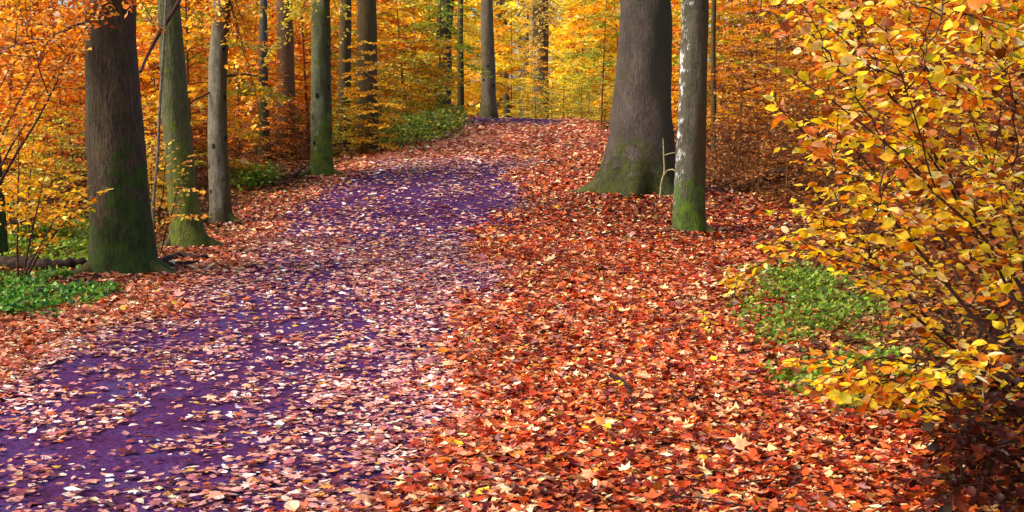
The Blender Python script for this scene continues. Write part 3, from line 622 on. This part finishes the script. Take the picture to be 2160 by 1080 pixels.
# lone twigs at the right verge
bush('beech_seedling', 'tiny pale yellow seedling on the leaf litter below the lichen-streaked trunk', G(1555, 640),
     [W(1548, 598, G(1555, 640)[1]), W(1580, 560, G(1555, 640)[1]), W(1530, 575, G(1555, 640)[1])], 31, [(3, (236, 200, 70)), (1, (250, 236, 190))], .08, .005, .05, cat='seedling', tw=.1)
bush('beech_seedling', 'smallest seedling, with two yellow leaves, nearer along the right verge', G(1490, 720),
     [W(1480, 655, G(1490, 720)[1]), W(1492, 675, G(1490, 720)[1])], 33, [(3, (226, 190, 70)), (1, (240, 220, 150))], .07, .005, .07, cat='seedling', tw=.05)
# left near sprays
bush('beech_sapling', 'slender yellow sapling whose spray crosses the thick brown trunk at the left', gb(30, 14.4),
     targets([(-40, 330), (60, 380), (170, 370), (190, 450), (60, 480), (-40, 450)], 16, 13.9, 15.2, 35, [(225, 400, 14.4), (180, 395, 14.3), (100, 340, 14.4), (40, 260, 14.5)]), 37, YELLOW, .072, .014, .045, 1, cat='sapling', tw=.26)
bush('beech_sapling', 'orange sapling hanging over the top left corner before the thick brown trunk', gb(-160, 13.2),
     targets([(-60, -60), (160, -60), (190, 60), (60, 140), (-60, 200)], 24, 12.8, 15, 41, [(190, 50, 13.6), (215, 5, 13.4), (120, 80, 13.8), (40, 100, 14)]), 43, ORANGE, .072, .02, .045, 1, cat='sapling', tw=.3)

# twigs and leaves on some trunks (hanging low sprays)
def hanging(root, base, targets_, start, seed, pal, lsize=.075, lod=1, tw=.3):
    r = np.random.default_rng(seed); T = Tubes(); LV = Leaves()
    for tg in targets_:
        tg = np.asarray(tg)-base; p0 = np.asarray(start)-base; t = np.linspace(0, 1, 10)[:, None]; L = np.linalg.norm(tg-p0)
        mid = (p0+tg)/2+np.array([0, 0, .12*L]); st = (1-t)**2*p0+2*t*(1-t)*mid+t**2*tg+r.normal(0, .01, (10, 3))*t
        T.add(st, np.linspace(.011, .003, 10), 6); d = st[-1]-st[4]; d /= np.linalg.norm(d)+1e-6; side = np.cross([0, 0, 1], d); side /= np.linalg.norm(side)+1e-6
        for j in range(max(5, int(L/.1))):
            f = .3+.7*r.random(); q0 = np.array([np.interp(f, t[:, 0], st[:, k]) for k in range(3)]); sg = 1 if j % 2 else -1
            q1 = q0+(d*.6+side*sg*.9)*tw*r.uniform(.5, 1.2)+np.array([0, 0, r.normal(-.03, .04)])
            T.add(np.array([q0, q1]), [.003, .0015], 3); leaves_on(LV, q0, q1, r, pal, lsize, lod, .05)
    b = T.mesh('branch'); b.materials.append(M_TWIG); link('branch', b, None, root)
    l = LV.mesh('foliage'); l.materials.append(M_LEAF); link('foliage', l, None, root)
hanging(D_, bD, [W(590, 55, 24), W(640, 30, 23.8), W(560, 130, 24.4), W(620, 75, 24), W(730, 70, 24.2)], W(672, -60, 24.7), 51, [(3, (226, 196, 50)), (2, (244, 210, 90)), (1, (190, 180, 50))])
hanging(C_, bC, [W(400, 40, 19.4), W(420, 80, 19.3), W(520, 70, 19.5), W(560, 30, 19.6), W(530, 190, 19.2), W(550, 250, 19.3), W(500, 130, 19.3)], W(462, -70, 19.7), 53, YELLOW)
bush('beech_sapling', 'slight yellow sapling with sparse leaves in front of the green mossy trunk', gb(322, 16.6),
     [W(*q) for q in [(330, 250, 16.5), (312, 320, 16.4), (352, 300, 16.3), (398, 330, 16.4), (330, 380, 16.3), (405, 400, 16.2), (318, 430, 16.4), (425, 455, 16.2), (345, 470, 16.2), (300, 470, 16.5)]], 62, [(3, (232, 190, 70)), (2, (240, 160, 50)), (1, (190, 170, 60)), (1, (220, 140, 90))], .07, .010, .05, 1, cat='sapling', tw=.22)
hanging(A_, bA, [W(150, 20, 14.5), W(235, 12, 14.4), W(330, 60, 14.6), W(170, 120, 14.5)], W(230, -80, 14.8), 63, ORANGE, .075)
hanging(G_[0], G_[1], [W(890, 60, 43.5), W(930, 20, 43), W(900, 110, 43.4), W(945, 60, 43.2)], W(940, -70, 44), 57, GREENY, .11)
hanging(J_[0], J_[1], [W(1100, 20, 53), W(1165, 45, 53), W(1150, 110, 53.2), W(1110, 120, 53)], W(1140, -40, 54), 59, [(3, (222, 190, 110)), (1, (180, 150, 60))], .14, 2, .6)
# long bare branches
def bare_branch(root, base, pts, rad, mat=M_TWIG, name='branch', k=8):
    P = np.array([W(*p) for p in pts])-base; n = len(P); tt = np.linspace(0, n-1, n*6)
    Q = np.stack([np.interp(tt, np.arange(n), P[:, i]) for i in range(3)], -1)
    ker = np.array([1, 2, 3, 2, 1])/9.; Qs = Q.copy()
    for i in range(3): Qs[2:-2, i] = np.convolve(Q[:, i], ker, 'valid')
    T = Tubes(); T.add(Qs, np.linspace(rad[0], rad[1], len(Qs)), k); me = T.mesh(name); me.materials.append(mat); return link(name, me, None, root)
bare_branch(Z_[0], Z_[1], [(-60, 132, 15.6), (0, 110, 15.4), (60, 88, 15.3), (120, 74, 15.3), (160, 52, 15.3), (195, 46, 15.3)], (.028, .012))
bare_branch(B_, bB, [(390, -40, 17), (375, 10, 16.8), (345, 55, 16.6), (322, 95, 16.5), (305, 130, 16.3), (296, 152, 16.1)], (.03, .016))
bare_branch(C_, bC, [(441, 195, 19.6), (420, 206, 19.5), (400, 214, 19.4)], (.016, .006))
bare_branch(C_, bC, [(481, 160, 19.7), (510, 156, 19.6), (545, 160, 19.6)], (.02, .008))
r_ = empty('young_tree', gb(322, 16.4), 'thin bare grey stem rising in front of the green mossy trunk', 'young tree')
bare_branch(r_, np.array(r_.location), [(328, 560, 16.4), (322, 440, 16.4), (333, 330, 16.4), (337, 220, 16.4), (345, 110, 16.4), (350, 0, 16.4), (356, -90, 16.4)], (.022, .013), simple_noise_mat('grey_stem', [(70, 58, 44), (110, 100, 84), (150, 142, 124)], 20), 'trunk')
r_ = empty('young_tree', gb(1400, 21), 'thin pale stem with a short side twig before the thickest grey trunk', 'young tree')
m_pale = simple_noise_mat('pale_stem', [(110, 96, 60), (150, 136, 96), (190, 180, 140)], 20)
bare_branch(r_, np.array(r_.location), [(1392, 418, 21), (1395, 385, 21), (1402, 362, 21), (1400, 330, 21), (1399, 292, 21)], (.014, .009), m_pale, 'trunk')
bare_branch(r_, np.array(r_.location), [(1400, 372, 21), (1406, 360, 20.9), (1418, 357, 20.8), (1428, 362, 20.7)], (.009, .008), m_pale, 'twig')
bare_branch(r_, np.array(r_.location), [(1400, 328, 21), (1412, 324, 20.9), (1424, 322, 20.8)], (.008, .006), m_pale, 'twig')

# ------------------------------------------------------------------ fallen wood
def log_on_ground(name, label, pts, rad, mat, cat, lift=.3, k=10):
    g3 = [G(*p) for p in pts]; g3 = np.array(g3); g3[:, 2] += np.linspace(rad[0], rad[1], len(g3))*lift+.03
    n = len(g3); tt = np.linspace(0, n-1, n*7); Q = np.stack([np.interp(tt, np.arange(n), g3[:, i]) for i in range(3)], -1)
    for i in range(3): Q[2:-2, i] = np.convolve(Q[:, i], np.array([1, 2, 3, 2, 1])/9., 'valid')
    Q += np.random.default_rng(len(label)).normal(0, rad[0]*.12, Q.shape)
    base = Q[len(Q)//2].copy(); T = Tubes(); rr = np.linspace(rad[0], rad[1], len(Q)); rr[0] *= .3; rr[-1] *= .3; T.add(Q-base, rr, k)
    me = T.mesh(name); o = link(name, me, mat, None, base); return tag(o, label, cat)
log_on_ground('fallen_log', 'dark rotten log lying on green moss left of the thick brown trunk', [(-40, 566), (40, 572), (100, 578), (185, 570)], (.075, .06), M_DARKWOOD, 'log', .7)
log_on_ground('fallen_branch', 'dark crooked branch lying above the rotten log at the far left', [(30, 490), (80, 484), (100, 478), (140, 484), (190, 488)], (.03, .02), M_DARKWOOD, 'branch', 3)
log_on_ground('fallen_branch', 'forked grey-brown branch on the leaves right of the thick brown trunk foot', [(335, 566), (380, 548), (420, 556), (460, 545), (500, 540)], (.04, .018), M_DARKWOOD, 'branch', 1.0)
log_on_ground('fallen_branch', 'short dark branch lying just below the forked grey-brown one', [(335, 574), (375, 568), (420, 562)], (.035, .02), M_DARKWOOD, 'branch', 1.0)
log_on_ground('fallen_branch', 'thin dark branch leaning at the foot of the lone grey-green trunk', [(618, 384), (635, 366), (655, 352)], (.025, .018), M_DARKWOOD, 'branch', 2)
log_on_ground('fallen_log', 'dark log half hidden in brown undergrowth right of the lichen-streaked trunk', [(1610, 385), (1640, 382), (1690, 384)], (.11, .09), M_DARKWOOD, 'log', .8)
log_on_ground('fallen_branch', 'dark leaning broken branch at the edge of the yellow sapling', [(1728, 500), (1716, 470), (1702, 440)], (.05, .04), M_DARKWOOD, 'branch', 2)
log_on_ground('fallen_twig', 'small curved dark twig lying on the red leaves in the foreground', [(1285, 812), (1312, 822), (1325, 842), (1342, 862)], (.014, .008), M_DARKWOOD, 'twig', 2.5, 6)
log_on_ground('fallen_twig', 'thin straight twig lying right of the small curved one', [(1455, 862), (1480, 850), (1515, 838)], (.009, .005), M_DARKWOOD, 'twig', 2.5, 6)
for px, d, wdt, h, lab, mt in [(1068, 52, .14, 1.25, 'short dark broken stump standing just beyond the crest', B_DARK)]:
    b = gb(px, d); zt = W(px, 196, d)[2]; h = zt-b[2]; s = np.linspace(0, 1, 12); T = Tubes()
    T.add(np.stack([.03*np.sin(s*4), 0*s, -.1+s*(h+.1)], -1), np.concatenate([np.linspace(.15, .12, 11), [.05]]), 14)
    o = link('tree_stump', T.mesh('tree_stump'), mt, None, b); tag(o, lab, 'stump')

# ------------------------------------------------------------------ green ground cover patches
GC = [(4, (84, 136, 44)), (3, (56, 104, 36)), (3, (116, 156, 54)), (1, (130, 150, 60)), (2, (40, 72, 44)), (1.2, (120, 90, 40))]
GC2 = [(4, (118, 150, 36)), (3, (88, 120, 32)), (2, (156, 166, 50)), (1, (60, 84, 26)), (1, (150, 140, 60))]
def cover(name, label, poly, n, pal, size, h, seed):
    r = np.random.default_rng(seed); pts = []
    P3 = [G(*p)[:2] for p in poly]; xs = [p[0] for p in P3]; ys = [p[1] for p in P3]; ed = .15*(max(xs)-min(xs)); xs += [min(xs)-ed, max(xs)+ed]; ys += [min(ys)-ed, max(ys)+ed]
    while len(pts) < n:
        x = r.uniform(min(xs), max(xs)); y = r.uniform(min(ys), max(ys))
        if inpoly(x+r.normal(0, ed), y+r.normal(0, ed), P3) and fbm(x*2.5, y*2.5, 7, 3) > .36+.22*r.random(): pts.append((x, y))
    p = np.array(pts); hh = h*(.3+.9*fbm(p[:, 0]*1.2, p[:, 1]*1.2, 77, 2)); z = gz(p[:, 0], p[:, 1])+r.random(n)*hh
    D = r.normal(0, 1, (n, 3)); D[:, 2] = np.abs(D[:, 2])*.6; N = np.array([0, 0, 1.])+r.normal(0, .5, (n, 3))
    LV = Leaves(); LV.add(np.stack([p[:, 0], p[:, 1], z], -1), D, N, size*r.uniform(.6, 1.3, n), pick(pal, n, r, .2), 1, r.normal(0, .4, n), r.uniform(.9, 1.4, n))
    T = Tubes()
    for i in range(0, n, 14): T.add(np.array([[p[i, 0], p[i, 1], gz(p[i, 0], p[i, 1])-.01], [p[i, 0], p[i, 1], z[i]]]), [.003, .002], 3)
    o = link(name, LV.mesh(name), M_GREEN); tag(o, label, 'ground cover', kind='stuff')
    me = T.mesh('stalks'); me.materials.append(M_GREEN); a = me.color_attributes.new('tint', 'FLOAT_COLOR', 'POINT'); a.data.foreach_set('color', np.tile([.05, .09, .02, 1], len(me.vertices)).astype(np.float32))
    link('stalks', me, None, o)
cover('ground_cover', 'low green plants at the foot of the thick brown trunk', [(-60, 600), (-60, 690), (60, 672), (150, 648), (240, 606), (235, 588), (100, 585)], 9000, GC, .055, .10, 1)
cover('ground_cover', 'mossy green plants behind the rotten log', [(-60, 500), (-60, 570), (190, 572), (190, 480), (60, 482)], 6000, GC2, .05, .16, 2)
cover('ground_cover', 'green plants left of the lone grey-green trunk', [(485, 385), (500, 405), (580, 392), (575, 372), (520, 368)], 1100, GC2, .07, .3, 3)
cover('ground_cover', 'bright green plants beside the path below the crest', [(800, 322), (880, 322), (960, 290), (965, 262), (900, 268), (820, 300)], 4200, [(3, (120, 150, 40)), (3, (160, 170, 60)), (2, (190, 176, 70)), (2, (70, 110, 36)), (1, (120, 90, 40))], .09, .75, 4)
cover('ground_cover', 'green plants under the yellow sapling at the right verge', [(1610, 600), (1605, 700), (1650, 740), (1740, 760), (1830, 640), (1760, 580), (1640, 575)], 5200, GC2, .042, .16, 5)
cover('ground_cover', 'olive plants under the drooping sprays at the right', [(1660, 800), (1720, 850), (1880, 880), (1960, 850), (1960, 760), (1800, 760)], 3500, GC2, .045, .10, 6)

# bits of twig lying in the litter
r = np.random.default_rng(91); T = Tubes()
for i in range(900):
    y = math.sqrt(r.uniform(25, 900)); x = r.uniform(-1, 1)*(.38*y+.4)
    if abs(x-pc(y)) < 1.2 and r.random() < .75: continue
    a = r.uniform(0, 3.14); L = r.uniform(.05, .22); h = r.uniform(.03, .07); b = a+r.normal(0, .4)
    p0 = np.array([x, y]); p1 = p0+L*np.array([math.cos(a), math.sin(a)]); p2 = p1+L*.8*np.array([math.cos(b), math.sin(b)])
    T.add([[*p, float(gz(p[0], p[1]))+h+dz] for p, dz in ((p0, 0), (p1, .012), (p2, 0))], [.004, .0035, .002], 4)
tag(link('twig_litter', T.mesh('twig_litter'), M_DARKWOOD), 'thin dark bits of twig scattered through the fallen leaves', 'twigs', kind='stuff')
